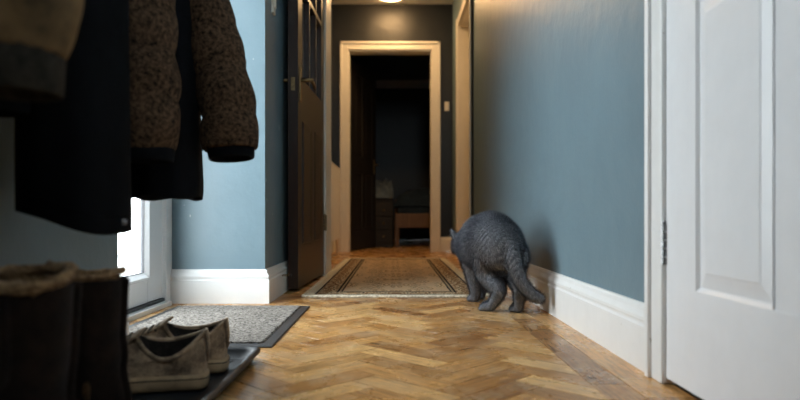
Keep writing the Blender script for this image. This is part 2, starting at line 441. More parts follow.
for (a, b, c, d) in ((wx0, wx0+.05, 0, h), (wx1-.05, wx1, 0, h), (wx0, wx1, 0, .05), (wx0, wx1, h-.05, h), (wx0, wx1, h/2-.02, h/2+.02)): box(bm, a, b, -.03, .03, c, d)
obj('window_frame', bm, M_WHITE, wn); obj('pane', bx(wx0+.05, wx1-.05, -.003, .003, .05, h-.05), M_GLASS, wn)
bm = bmesh.new(); box(bm, 1.2, 1.3, -.6, 6.2, 0, CEIL); box(bm, .70, 1.3, -.7, -.6, 0, CEIL); box(bm, .70, 1.3, 2.2, 2.3, 0, CEIL); box(bm, .70, 1.3, 4.2, 4.3, 0, CEIL); box(bm, .9, 1.3, -.75, 6.32, CEIL, CEIL+.1)
struct('wall_side_room', bm, M_DEEP, 'dark walls of the unseen rooms behind the right hand doors', 'wall')
struct('floor_side_room', bx(.75, 1.3, -.7, 6.2, -.05, -.004), M_SUBFLOOR, 'dark floor under the gap of the right hand door', 'floor')
# bedroom shell
bm = bmesh.new(); box(bm, -2.3, -2.2, 6.32, 9.8, 0, CEIL); box(bm, 2.0, 2.1, 6.32, 9.8, 0, CEIL); box(bm, -2.3, 2.1, 9.7, 9.8, 0, CEIL)
box(bm, -2.3, -1.05, 6.22, 6.32, 0, CEIL); box(bm, .75, 2.1, 6.22, 6.32, 0, CEIL)
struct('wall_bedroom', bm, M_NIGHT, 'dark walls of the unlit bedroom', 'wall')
struct('ceiling_bedroom', bx(-2.3, 2.1, 6.32, 9.8, CEIL, CEIL+.1), M_NIGHT, 'dim ceiling of the unlit bedroom', 'ceiling')
struct('trim_1', bx(-2.2, 2.0, 9.62, 9.7, CEIL-.11, CEIL), M_CEIL, 'pale cornice at the back of the dark bedroom', 'trim')
struct('ground_outside', bx(-6, -1.06, -3, 7, -.15, -.06), M_STONE, 'pale paving outside the glazed door', 'ground')

# skirting boards
PROF = [(0,0),(.020,0),(.020,.098),(.0165,.103),(.0165,.108),(.019,.112),(.0185,.119),(.014,.125),(.0105,.131),(.0095,.139),(.006,.145),(0,.146)]
def skirting(name, segs, m, label, prof=PROF):
    """segs: list of (p0, p1, normal, trim0, trim1): profile swept along the wall foot; trim = mitre factor"""
    bm = bmesh.new()
    for p0, p1, nrm, m0, m1 in segs:
        p0, p1, nrm = Vector((*p0, 0)), Vector((*p1, 0)), Vector((*nrm, 0)); d = (p1-p0).normalized()
        loft(bm, [[p0+nrm*o+d*(o*m0)+Vector((0,0,z)) for o, z in prof], [p1+nrm*o+d*(o*m1)+Vector((0,0,z)) for o, z in prof]])
    return struct(name, bm, m, label, 'skirting board')
skirting('baseboard_right', [((WR, 1.375), (WR, 4.545), (-1,0), 0, 0), ((WR, 5.58), (WR, 6.2), (-1,0), 0, 0)], M_WHITE, 'tall white moulded skirting board along the right wall')
skirting('baseboard_porch', [((-.877, 2.53), (WPL, 2.53), (0,-1), 0, 1), ((WPL, 2.53), (WPL, 3.70), (1,0), -1, 0)], M_WHITE, 'scuffed white skirting board wrapping the left wall corner', [(o, z*.915) for o, z in PROF])
P2 = [(o, z*.70) for o, z in PROF]
skirting('baseboard_left', [((WL, -.6), (WL, 1.623), (1,0), 0, 1), ((WL, 1.623), (-.85, 1.623), (0,1), -1, 0)], M_WHITE, 'white skirting board behind the boots under the coats', P2)
skirting('baseboard_far', [((.447, 6.2), (WR, 6.2), (0,-1), 0, -1), ((WLF, 6.2), (-.524, 6.2), (0,-1), 1, 0), ((WLF, 3.98), (WLF, 6.2), (1,0), 0, -1)], M_CREAM, 'cream skirting board at the foot of the far end wall')

# ------------------------------------------------------------------ doors and frames
def panel_mesh(w, h, steps):
    """moulded panel in the xz plane facing -y: steps = (inset, depth)"""
    bm = bmesh.new(); rings = []
    for ins, d in steps: rings.append([(-w/2+ins, d, -h/2+ins), (w/2-ins, d, -h/2+ins), (w/2-ins, d, h/2-ins), (-w/2+ins, d, h/2-ins)])
    loft(bm, rings, cap0=False, cap1=True); return bm
RAISED = [(0,0),(.003,.003),(.006,.006),(.008,.0065),(.034,.002),(.036,.0008)]
def panel_door(root, w, h, th, panels, m, stile=.12, glazed=None, both=True):
    """door in local xz plane, x 0..w, front at y=0, back y=th; panels: list of (x0,z0,x1,z1) raised; glazed: list of panes"""
    xs = sorted({0, w} | {p[0] for p in panels+(glazed or [])} | {p[2] for p in panels+(glazed or [])})
    zs = sorted({0, h} | {p[1] for p in panels+(glazed or [])} | {p[3] for p in panels+(glazed or [])})
    # stiles and rails
    x0 = min(p[0] for p in panels+(glazed or [])); x1 = max(p[2] for p in panels+(glazed or []))
    obj('stile', bx(0, x0, 0, th, 0, h), m, root); obj('stile', bx(x1, w, 0, th, 0, h), m, root)
    rows = sorted({(p[1], p[3]) for p in panels+(glazed or [])})
    edges = [0]+[v for r in rows for v in r]+[h]
    for i in range(0, len(edges), 2):
        if edges[i+1]-edges[i] > .002: obj('rail', bx(x0, x1, 0, th, edges[i], edges[i+1]), m, root)
    for r in rows:
        ps = sorted([p for p in panels+(glazed or []) if (p[1], p[3]) == r])
        for a, b in zip(ps[:-1], ps[1:]):
            obj('mullion', bx(a[2], b[0], 0.002, th-.002, r[0], r[1]), m, root)
    for p in panels:
        for side in ((0, 1) if both else (0,)):
            bm = panel_mesh(p[2]-p[0], p[3]-p[1], RAISED)
            o = obj('panel', bm, m, root); o.location = ((p[0]+p[2])/2, 0 if side == 0 else th, (p[1]+p[3])/2)
            if side: o.rotation_euler = (0, 0, PI)
    for p in (glazed or []):
        obj('pane', bx(p[0], p[2], th*.4, th*.6, p[1], p[3]), M_DGLASS, root)
def hinge(root, x, y, z, h, m, name='hinge', r=.006):
    bm = bmesh.new(); n = 5; gp = h/n
    for i in range(n): tube(bm, [(x,y,z+i*gp+.0015),(x,y,z+(i+1)*gp-.0015)], r, 10)
    box(bm, x-.001, x+.001, y-.001, y+.012, z, z+h)
    ell(bm, (x,y,z+h+.002), (r*.8,r*.8,.004), seg=8, rings=6); return obj(name, bm, m, root)
def lever(root, x, y, z, dirx, ny, m):
    """lever handle on a face whose outward normal is ny along local y; lever runs dirx along x"""
    hd = obj('handle_plate', bx(x-.02, x+.02, y, y+ny*.006, z-.08, z+.08, .002), m, root)
    obj('lever', tb([(x,y,z+.02),(x,y+ny*.045,z+.02),(x+dirx*.012,y+ny*.052,z+.021),(x+dirx*.06,y+ny*.052,z+.018),(x+dirx*.105,y+ny*.050,z+.010),(x+dirx*.118,y+ny*.048,z+.002)], [.010,.009,.009,.008,.007,.006], 10), m, hd, True)

# white panelled door, near right: local x runs towards the camera (-Y), front faces -X
d = tag(empty('door_2', (.552, 1.297, .014), -PI/2), 'white panelled door on the right with steel hinge', 'door', kind='structure')
W2 = .840; a0, a1 = .125, .365
pn = [(a0, .19, a1, .725), (W2-a1, .19, W2-a0, .725), (a0, .84, a1, 1.50), (W2-a1, .84, W2-a0, 1.50), (a0, 1.60, a1, 1.86), (W2-a1, 1.60, W2-a0, 1.86)]
panel_door(d, W2, 1.965, .036, pn, M_DOORW)
hinge(d, -.004, -.002, .228, .085, M_STEEL); hinge(d, -.004, -.002, 1.70, .085, M_STEEL)
lever(d, W2-.06, 0, .95, -1, -1, M_STEEL)
bm = bmesh.new()
def casing_y(bm, x, nx, ya, yb, ztop, w=.075, t=.022, y_lining=None, depth=.1):
    """architrave on a wall in a yz plane at x with outward normal nx, round an opening ya..yb"""
    for (p, q) in ((ya-w, ya), (yb, yb+w)):
        box(bm, min(x, x+nx*t), max(x, x+nx*t), p, q, 0, ztop+w, .004)
    box(bm, min(x, x+nx*t), max(x, x+nx*t), ya, yb, ztop, ztop+w, .004)
    for (p, q) in ((ya-w, ya-w+.02), (yb+w-.02, yb+w)):
        box(bm, min(x, x+nx*(t+.008)), max(x, x+nx*(t+.008)), p, q, 0, ztop+w, .004)
    for (p, q) in ((ya-.012, ya), (yb, yb+.012)): box(bm, min(x-nx*depth, x+nx*.002), max(x-nx*depth, x+nx*.002), p, q, 0, ztop)
    box(bm, min(x-nx*depth, x+nx*.002), max(x-nx*depth, x+nx*.002), ya, yb, ztop-.012, ztop)
casing_y(bm, WR, -1, .452, 1.30, 1.985, w=.072, t=.024)
struct('trim_3', bm, M_WHITE, 'white architrave around the near right panelled door', 'door frame')
# far right doorway with closed white door set deep in its lining
bm = bmesh.new(); casing_y(bm, WR, -1, 4.632, 5.488, 1.98, w=.075, t=.022, depth=.13)
struct('trim_4', bm, M_CREAM, 'warm lit cream door frame on the far right wall', 'door frame')
d = tag(empty('door_5', (.655, 5.483, .008), -PI/2), 'closed cream door set back in the far right door frame', 'door', kind='structure')
panel_door(d, .845, 1.955, .036, [(.12,.2,.38,.8), (.465,.2,.725,.8), (.12,.95,.38,1.8), (.465,.95,.725,1.8)], M_CREAM, both=False)
for z in (.35, .9, 1.70): hinge(d, .003, -.004, z, .09, M_STEEL, r=.008)
# bedroom doorway frame
bm = bmesh.new(); w = .080; t = .024
for (p, q) in ((DX0-w, DX0), (DX1, DX1+w)): box(bm, p, q, 6.2-t, 6.2, 0, DZ+w, .004)
box(bm, DX0, DX1, 6.2-t, 6.2, DZ, DZ+w, .004)
for (p, q) in ((DX0-w, DX0-w+.025), (DX1+w-.025, DX1+w)): box(bm, p, q, 6.2-t-.012, 6.2, 0, DZ+w, .005)
box(bm, DX0-w, DX1+w, 6.2-t-.012, 6.2, DZ+w-.025, DZ+w, .005)
for (p, q) in ((DX0, DX0+.012), (DX1-.012, DX1)): box(bm, p, q, 6.19, 6.33, 0, DZ)
box(bm, DX0, DX1, 6.19, 6.33, DZ-.012, DZ)
struct('trim_5', bm, M_CREAM, 'warm lit cream architrave around the bedroom doorway', 'door frame')
d = tag(empty('door_4', (DX0+.018, 6.335, .008), math.radians(73)), 'dark panelled bedroom door standing open into the dark room', 'door', kind='structure')
panel_door(d, .76, 1.90, .036, [(.11,.2,.33,.78), (.43,.2,.65,.78), (.11,.95,.33,1.78), (.43,.95,.65,1.78)], M_BLACKWOOD)
lever(d, .70, 0, .88, -1, -1, M_BRASS)
# dark glazed door folded back along the left wall; local x from hinge towards the camera
hx, hy = -.405, 3.70; nx_, ny_ = -.437, 2.915
ang = math.atan2(ny_-hy, nx_-hx)
d = tag(empty('door_3', (hx, hy, .012), ang), 'dark stained wooden door with glazed top folded open along left wall', 'door', kind='structure')
W3 = math.hypot(nx_-hx, ny_-hy); TH = .046
gl = []; cols = [.10+i*.197 for i in range(4)]; gw = (W3-.2-2*.022)/3
for i in range(3):
    gx = .10+i*(gw+.022)
    gl += [(gx, .98, gx+gw, 1.40), (gx, 1.425, gx+gw, 1.86)]
# local y of this frame points to +X world? rotate so that the front (y=0) faces the corridor
panel_door(d, W3, 1.97, -TH, [(.10, .20, W3/2-.045, .78), (W3/2+.045, .20, W3-.10, .78)], M_DARKWOOD, glazed=gl)
lever(d, W3-.045, 0, .94, -1, 1, M_BRASS); lever(d, W3-.045, -TH, .94, -1, -1, M_BRASS)
obj('lock_plate', bx(W3, W3+.002, -TH*.7, -TH*.3, .905, .965), M_BRASS, d)
hinge(d, -.004, .004, .25, .09, M_BRASS); hinge(d, -.004, .004, 1.6, .09, M_BRASS)
bm = bmesh.new()
box(bm, -.42, -.394, 3.712, 3.98, 0, 2.0, .003); box(bm, -.47, -.392, 3.975, 4.0, 0, 2.07, .004); box(bm, -.47, -.412, 3.705, 3.724, 0, 2.07, .003)
struct('trim_6', bm, M_CREAM, 'narrow cream door post beside the dark glazed door', 'door frame')

# white glazed outside door
GX = -.890; Ya, Yb = 1.665, 2.462
d = tag(empty('door_1', (GX, Ya, 0)), 'white glazed outside door letting in bright daylight on the left', 'door', kind='structure')
Ld = Yb-Ya; T0 = -.045; gz0, gz1 = .115, 1.86; gy0, gy1 = .15, Ld-.15
obj('stile', bx(T0, 0, 0, gy0, .03, 1.98, .004), M_UPVC, d); obj('stile', bx(T0, 0, gy1, Ld, .03, 1.98, .004), M_UPVC, d)
obj('rail', bx(T0, 0, gy0, gy1, .03, gz0, .004), M_UPVC, d); obj('rail', bx(T0, 0, gy0, gy1, gz1, 1.98, .004), M_UPVC, d)
def bead(bm, o, i, x0, x1):
    for s, (a, b) in enumerate((((gy0-o, gz0-o), (gy1+o, gz1+o)),)):
        rings = [[(x, a[0]+k, a[1]+k), (x, b[0]-k, a[1]+k), (x, b[0]-k, b[1]-k), (x, a[0]+k, b[1]-k)] for x, k in ((x0, 0), (x1, .004), (x1, .012), (x0-.004, i))]
        rings = [[Vector(p) for p in r] for r in rings]; loft(bm, rings, False, False)
bm = bmesh.new(); bead(bm, .004, .030, 0, .010); obj('glazing_bead', bm, M_UPVC, d)
bm = bmesh.new()
for (a, b, c, e) in ((gy0+.02, gy0+.027, gz0+.02, gz1-.02), (gy1-.027, gy1-.02, gz0+.02, gz1-.02), (gy0+.02, gy1-.02, gz0+.02, gz0+.027), (gy0+.02, gy1-.02, gz1-.027, gz1-.02)): box(bm, -.014, -.003, a, b, c, e)
obj('gasket', bm, M_GASKET, d)
obj('pane', bx(-.014, -.009, gy0, gy1, gz0, gz1), M_GLASS, d)
hinge(d, .006, Ld+.004, .165, .10, M_UPVC, r=.008); hinge(d, .006, Ld+.004, 1.6, .10, M_UPVC, r=.008)
lever(d, 0.0, 0, 0, 1, 1, M_STEEL) if False else None
hp = obj('handle_plate', bx(0, .008, .03, .062, .92, 1.12, .002), M_STEEL, d)
obj('lever', tb([(0,.046,1.04),(.045,.046,1.04),(.05,.06,1.04),(.05,.16,1.035)], [.009,.009,.009,.007]), M_STEEL, hp, True)
bm = bmesh.new()
box(bm, -.930, -.877, 1.623, Ya-.004, 0, 2.05, .003); box(bm, -.930, -.877, Yb+.004, 2.53, 0, 2.05, .003); box(bm, -.930, -.877, Ya, Yb, 1.985, 2.05, .003)
struct('trim_7', bm, M_UPVC, 'white plastic frame around the glazed outside door', 'door frame')
bm = bmesh.new(); box(bm, -.94, -.855, Ya-.004, Yb+.004, 0, .018, .002)
struct('threshold', bm, M_WHITE, 'low worn white sill under the glazed outside door', 'threshold')
struct('trim_8', bx(-.935, -.882, Ya, Yb, .018, .029), M_GASKET, 'dark draught strip beneath the glazed outside door', 'trim')

# ------------------------------------------------------------------ ceiling lamp, radiator, switches, door stop
def lathe(prof, n=32):
    bm = bmesh.new(); loft(bm, [[(r*math.cos(2*PI*k/n), r*math.sin(2*PI*k/n), z) for k in range(n)] for r, z in prof]); return bm
def ceiling_lamp(x, y, label):
    lamp = tag(empty('ceiling_lamp', (x, y, CEIL)), label, 'lamp', 'flush ceiling lamps')
    obj('lamp_base', lathe([(.15,0),(.155,-.005),(.155,-.028),(.14,-.033)]), M_BRASS, lamp, True)
    obj('lamp_shade', lathe([(.138,-.032),(.140,-.042),(.128,-.058),(.095,-.073),(.05,-.081),(.012,-.083)]), M_LAMP, lamp, True)
ceiling_lamp(-.03, 5.80, 'round flush ceiling lamp glowing warm near the far wall')
ceiling_lamp(-.03, 4.62, 'round flush ceiling lamp above the runner rug, nearer the viewer')
rad = tag(empty('radiator', (-.592, 5.0, .15)), 'cream panel radiator on the far left wall', 'radiator')
obj('back_panel', bx(.035, .05, .0, .78, .02, .60), M_CREAM, rad)
bm = bmesh.new(); n = 20; pr = []
for i in range(n*4+1):
    yy = .78*i/(n*4); pr.append((.098+(.008 if (i % 4) in (1,2) else 0), yy))
loft(bm, [[(x, y, .0) for x, y in pr]+[(.085, .78, 0), (.085, 0, 0)], [(x, y, .62) for x, y in pr]+[(.085, .78, .62), (.085, 0, .62)]]); obj('front_panel', bm, M_CREAM, rad)
bm = bmesh.new()
for i in range(26): box(bm, .04, .098, .01+i*.029, .022+i*.029, .622, .632)
box(bm, .036, .106, 0, .78, .612, .624); obj('top_grille', bm, M_CREAM, rad)
obj('side_panel', bx(.036, .104, -.004, .0, 0, .63, .001), M_CREAM, rad); obj('side_panel', bx(.036, .104, .78, .784, 0, .63, .001), M_CREAM, rad)
obj('bracket', bx(.0, .036, .2, .23, .1, .5), M_CREAM, rad)
vl = obj('valve', tb([(.075,-.03,.0),(.075,-.03,.04),(.075,-.03,.08)], [.018,.02,.015]), M_CREAM, rad, True)
obj('pipe', tb([(.075,-.03,-.15),(.075,-.03,.01)], .009), M_CREAM, rad, True); obj('pipe', tb([(.075,.81,-.15),(.075,.81,.03),(.075,.775,.04)], .009), M_CREAM, rad, True)
def switch(loc, rz, label):
    r = tag(empty('light_switch', loc, rz), label, 'light switch')
    obj('plate', bx(-.022, .022, -.010, 0, -.045, .045, .002), M_CREAM, r); obj('rocker', bx(-.010, .010, -.016, -.010, -.02, .02, .001), M_CREAM, r)
switch((.512, 6.2, 1.41), 0, 'cream light switch on dark wall right of the bedroom doorway')
switch((WPL, 2.68, 1.235), PI/2, 'light switch on the blue left wall beside the dark glazed door')
ds = tag(empty('door_stop', (-.49, 2.80, .085)), 'small brass spring door stop on the skirting board', 'door stop')
obj('spring', tb([(0.0,0,0)]+[(.0+.0015*i, .004*math.sin(i*1.4), .004*math.cos(i*1.4)) for i in range(1,22)], .0018, 6), M_BRASS, ds, True)
obj('tip', tb([(.032,0,0),(.042,0,0)], .006), M_RUBBER, ds, True)

# ------------------------------------------------------------------ rug and doormat, tray
rug = tag(empty('hall_rug', (.011, 3.91, 0)), 'patterned brown and cream runner rug along the hallway', 'rug')
bm = bmesh.new(); nx, ny = 8, 40
RXh, RYh = .389, 1.21
rows = []
for j in range(ny+1):
    y = -RYh+2*RYh*j/ny; wob = .004*math.sin(y*5)
    rows.append([((-RXh+2*RXh*i/nx)+wob*(1 if i in (0,nx) else .3), y, .009+.0012*math.sin(i*2.1+j*.9)) for i in range(nx+1)])
R = loft(bm, rows, False, False, closed=False)
bmesh.ops.solidify(bm, geom=bm.faces[:], thickness=-.0075)
obj('pile', bm, M_RUG, rug)
bm = bmesh.new()
for (x0, x1, y0, y1) in ((-RXh-.012, -RXh+.004, -RYh-.006, RYh+.006), (RXh-.004, RXh+.012, -RYh-.006, RYh+.006), (-RXh, RXh, -RYh-.014, -RYh+.006), (-RXh, RXh, RYh-.006, RYh+.014)): box(bm, x0, x1, y0, y1, .001, .0115, .003)
obj('binding', bm, M_RUGEDGE, rug)
dm = tag(empty('doormat', (-.5685, 2.040, 0)), 'grey speckled doormat with black rubber border', 'doormat')
bm = bmesh.new(); loft(bm, [[(sx*(.2515-k), sy*(.378-k), z) for sx, sy in ((-1,-1),(1,-1),(1,1),(-1,1))] for k, z in ((0,.0008),(0,.003),(.003,.005),(.030,.006))]); obj('border', bm, M_RUBBER, dm)
bm = bmesh.new(); nt_ = []
def edge(n, a, b): return [tuple(a[i]+(b[i]-a[i])*k/n for i in range(2)) for k in range(n)]
cs = [(-.220,-.347),(.220,-.347),(.220,.347),(-.220,.347)]; pts = []
for i in range(4): pts += edge(44, cs[i], cs[(i+1)%4])
pts = [(p[0]+(.0035 if k%2 else -.0035)*(1 if abs(p[0]) > .2199 else 0)*(1 if p[0] > 0 else -1), p[1]+(.0035 if k%2 else -.0035)*(1 if abs(p[1]) > .3469 else 0)*(1 if p[1] > 0 else -1)) for k, p in enumerate(pts)]
loft(bm, [[(x,y,.004) for x,y in pts], [(x,y,.009) for x,y in pts], [(x*.985,y*.99,.0105) for x,y in pts]]); obj('pile', bm, M_MATPILE, dm)

tray = tag(empty('boot_tray', (-.495, 1.08, 0)), 'black plastic boot tray holding boots and sneakers', 'tray')
def rrect(hx, hy, r, z, n=6):
    out = []
    for q, (sx, sy) in enumerate(((1,1),(-1,1),(-1,-1),(1,-1))):
        for k in range(n+1):
            a = q*PI/2+k*PI/2/n; out.append((sx*(hx-r)+r*math.cos(a), sy*(hy-r)+r*math.sin(a), z))
    return out
bm = bmesh.new(); TX, TY = .180, .462
loft(bm, [rrect(TX-.018, TY-.018, .03, .0005), rrect(TX-.006, TY-.006, .035, .018), rrect(TX, TY, .04, .022), rrect(TX+.001, TY+.001, .04, .027), rrect(TX-.004, TY-.004, .038, .031), rrect(TX-.012, TY-.012, .034, .029), rrect(TX-.018, TY-.018, .03, .022), rrect(TX-.028, TY-.028, .026, .007), rrect(TX-.04, TY-.04, .02, .005)])
obj('tray_body', bm, M_TRAY, tray, True)
for i in range(11):
    y = -.40+i*.08
    obj('rib', bx(-.12, .12, y-.006, y+.006, .004, .0075, .001), M_TRAY, tray)
FL = .0075                                                        # what shoes stand on

# ------------------------------------------------------------------ sneakers
def shoe_outline(n=44, L=.285, w=.048, grow=0.0):
    """sole outline, heel at x=0, toe at x=L; returns points counter-clockwise"""
    ctrl = [(0,0),(.006,.62),(.035,.74),(.10,.70),(.16,.82),(.205,1.0),(.245,.90),(.272,.58),(.285,0)]
    up = [(x/.285*L, y*w) for x, y in ctrl]
    sp = spline([list(p) for p in up], 6)
    up = [(p[0], max(p[1], 0)) for p in sp]
    loop = [(x, y) for x, y in up] + [(x, -y) for x, y in up[::-1][1:-1]]
    cx = L/2
    return [(x+(grow if x > cx else -grow)*min(1, abs(x-cx)/cx*1.5), y+(grow if y > 0 else -grow)*(1 if abs(y) > .004 else 0)) for x, y in loop]
def sneaker(loc, rz, label):
    r = tag(empty('sneaker', loc, rz), label, 'shoe', 'worn pair of sneakers on the boot tray')
    out = shoe_outline(); n = len(out)
    def toe(x): return .010*max(0, (x-.20)/.085)**2
    bm = bmesh.new(); rings = []
    for gk, z in ((-.003, .0), (.002, .004), (.004, .012), (.004, .026), (.001, .031), (-.004, .031)):
        o_ = shoe_outline(grow=gk); rings.append([(x, y, z+toe(x)) for x, y in o_])
    loft(bm, rings); sole = obj('sole', bm, M_SHOESOLE, r, True)
    bm = bmesh.new(); o1, o2 = shoe_outline(grow=.0052), shoe_outline(grow=.0052)
    loft(bm, [[(x, y, .0225+toe(x)) for x, y in o1], [(x, y, .0245+toe(x)) for x, y in o2]], False, False); obj('sole_line', bm, M_SHOEIN, sole)
    # collar ring matched point by point to the sole outline
    top = []
    for (x, y) in out:
        u = x/.285; k = 1 if y >= 0 else -1
        cxx = .004+.128*(u**.85)
        hw = .037*math.sin(PI*min(1, max(0, (cxx-.004)/.128)))**.55 if 0 < u < 1 else 0
        z = .112-.040*math.sin(PI*min(1, u*1.0))**.8 - .004*u
        sn = max(0, math.sin(PI*min(1, u))); z = .106-.003*u-.031*sn**.8-.012*k*sn*(abs(y) > 1e-4)
        top.append((cxx, k*hw, z))
    rings = []
    K = 9
    for i in range(K+1):
        s = i/K; rg = []
        for (x, y), t in zip(out, top):
            u = x/.285
            c = (x+(-.002 if u < .3 else .004*(u > .85)), y*1.04, .022+toe(x)+ (.045 if u < .4 else .045-.016*min(1, (u-.4)/.6)) )     # bulge control point
            rg.append(tuple((1-s)**2*a+2*s*(1-s)*b+s*s*cc for a, b, cc in zip((x*.995, y*.96, .024+toe(x)), c, t)))
        rings.append(rg)
    # padded rolled collar, then lining down to the insole
    cen = Vector((.065, 0, .07))
    def shrink(ring, f, dz): return [(cen.x+(p[0]-cen.x)*f, p[1]*f, p[2]+dz) for p in ring]
    bm = bmesh.new(); loft(bm, rings+[shrink(rings[-1], .975, .0035), shrink(rings[-1], .93, .0035)], False, False); up = obj('upper', bm, M_SHOE, r, True)
    bm = bmesh.new(); loft(bm, [shrink(rings[-1], .93, .0035), shrink(rings[-1], .88, -.004), [(cen.x+(p[0]-cen.x)*.90, p[1]*.78, .055) for p in rings[-1]], [(cen.x+(p[0]-cen.x)*.90, p[1]*.68, .034) for p in rings[-1]]], False, True)
    obj('lining', bm, M_SHOEIN, r, True)
    cl = [(p[0], p[1], p[2]+.001) for p in rings[-1]]; cl = cl+[cl[0]]
    bm = bmesh.new(); loft(bm, tube_rings(cl, .0048, 8), False, False); obj('padded_collar', bm, M_SHOE, up, True)
    # heel tab, tongue, laces, eyestays
    bm = bmesh.new(); loft(bm, [[(-.0035+dx, yy, z) for yy in (-.013,-.006,.006,.013)] + [(.002+dx, yy, z) for yy in (.013,.006,-.006,-.013)] for dx, z in ((.001,.05),(-.0015,.08),(.001,.10),(.003,.112))]); obj('heel_tab', bm, M_SHOE, up, True)
    tg = [(.190,.080),(.165,.092),(.145,.102),(.128,.112),(.118,.117)]
    bm = bmesh.new(); loft(bm, [[(x+.004, yy, z-.004-abs(yy)*.25) for yy in (-.024,-.012,0,.012,.024)]+[(x-.002, yy, z+.003-abs(yy)*.25) for yy in (.024,.012,0,-.012,-.024)] for x, z in tg]); obj('tongue', bm, M_SHOE, r, True)
    for i in range(5):
        f = i/4; x = .200-.058*f; z = .083+.020*f
        obj('lace', tb([(x+.003, -.024, z-.010), (x, -.014, z-.001), (x-.002, 0, z+.002), (x, .014, z-.001), (x+.003, .024, z-.010)], .0026, 8), M_LACE, r, True)
    return r
AN = math.radians(193)
sneaker((-.368, 1.262, FL), AN, 'worn taupe sneaker nearer the camera, on the tray beside the boots')
sneaker((-.363, 1.392, FL), math.radians(188), 'worn taupe sneaker behind the other one, nearer the doormat')

# ------------------------------------------------------------------ boots
def boot(loc, rz, label, rad=.052, top=.25, shag=.010, lean=0, tilt=0):
    r = tag(empty('winter_boot', loc, rz), label, 'boot', 'fur lined boots on the boot tray')
    N = 32; rb = random.Random(int(rad*1e4))
    def ring(cx, rx, ry, z, wr=0): return [(cx+rx*math.cos(2*PI*k/N)*(1+wr*math.sin(3*k)), ry*math.sin(2*PI*k/N)*(1+wr*math.cos(2*k+z*90)), z+wr*.25*math.sin(k*2+z*60)*.1) for k in range(N)]
    bm = bmesh.new(); loft(bm, [ring(.075,.135,.044,0), ring(.075,.138,.046,.006), ring(.075,.138,.046,.022), ring(.075,.134,.042,.026)]); obj('sole', bm, M_BOOTSOLE, r, True)
    # upper: foot rises into the shaft
    rows = [(.075,.132,.042,.024,0),(.074,.131,.043,.045,.01),(.066,.120,.042,.066,.015),(.046,.096,.041,.084,.02),(.022,.070,.0415,.102,.03),(.006,.056,.042,.122,.03),(.001,rad*.96,.044,.150,.02),(0,rad*.97,.046,.185,.012),(0,rad,.049,.22,.006),(lean,rad*1.03,.051,top-.012,0)]
    rr = spline([list(x) for x in rows], 4)
    bm = bmesh.new(); loft(bm, [ring(*q) for q in rr], False, False); up = obj('shaft', bm, M_BOOT, r, True)
    bm = bmesh.new()
    rg = []
    for j in range(13):
        a = 2*PI*j/12
        R_ = []
        for k in range(N):
            th = 2*PI*k/N; nz = 1+.5*rb.uniform(-1, 1)*(.6+.4*math.sin(k*.9))
            off = shag*math.cos(a)*nz; dz = shag*1.05*math.sin(a)*nz
            R_.append((lean+(rad*1.0-.004+off)*math.cos(th), (.050-.004+off)*math.sin(th), top-.004+dz+.004*math.sin(2*th+1)-tilt*math.sin(th)))
        rg.append(R_)
    loft(bm, rg, False, False); obj('fur_cuff', bm, M_SHEAR, r, True)
    bm = bmesh.new(); loft(bm, [ring(lean,rad-.008,.042,top-.006,.02), ring(0,rad-.010,.038,top-.09,.03), ring(.002,rad-.014,.034,.06,.03)], False, True); obj('fur_lining', bm, M_SHEAR, r, True)
    for s in (-1, 1):
        pts = [(q[0]+q[1]*.12, s*(q[2]*math.sqrt(1-.0144)+.0005), q[3]) for q in rr[8:]]
        obj('side_seam', tb(pts, .0022, 6), M_BOOT, up, True)
    pts = [(q[0]-q[1]-.0005, 0, q[3]) for q in rr]
    obj('back_seam', tb(pts, [(.003,.008)]*len(pts), 8), M_BOOT, up, True)
    return r
boot((-.482, .845, FL), math.radians(190), 'dark fur lined boot nearest the camera with bushy tan cuff', .056, .258, .008, tilt=.009)
boot((-.466, .985, FL), math.radians(178), 'dark brown boot with thin tan rim standing next to the sneakers', .050, .250, .005)

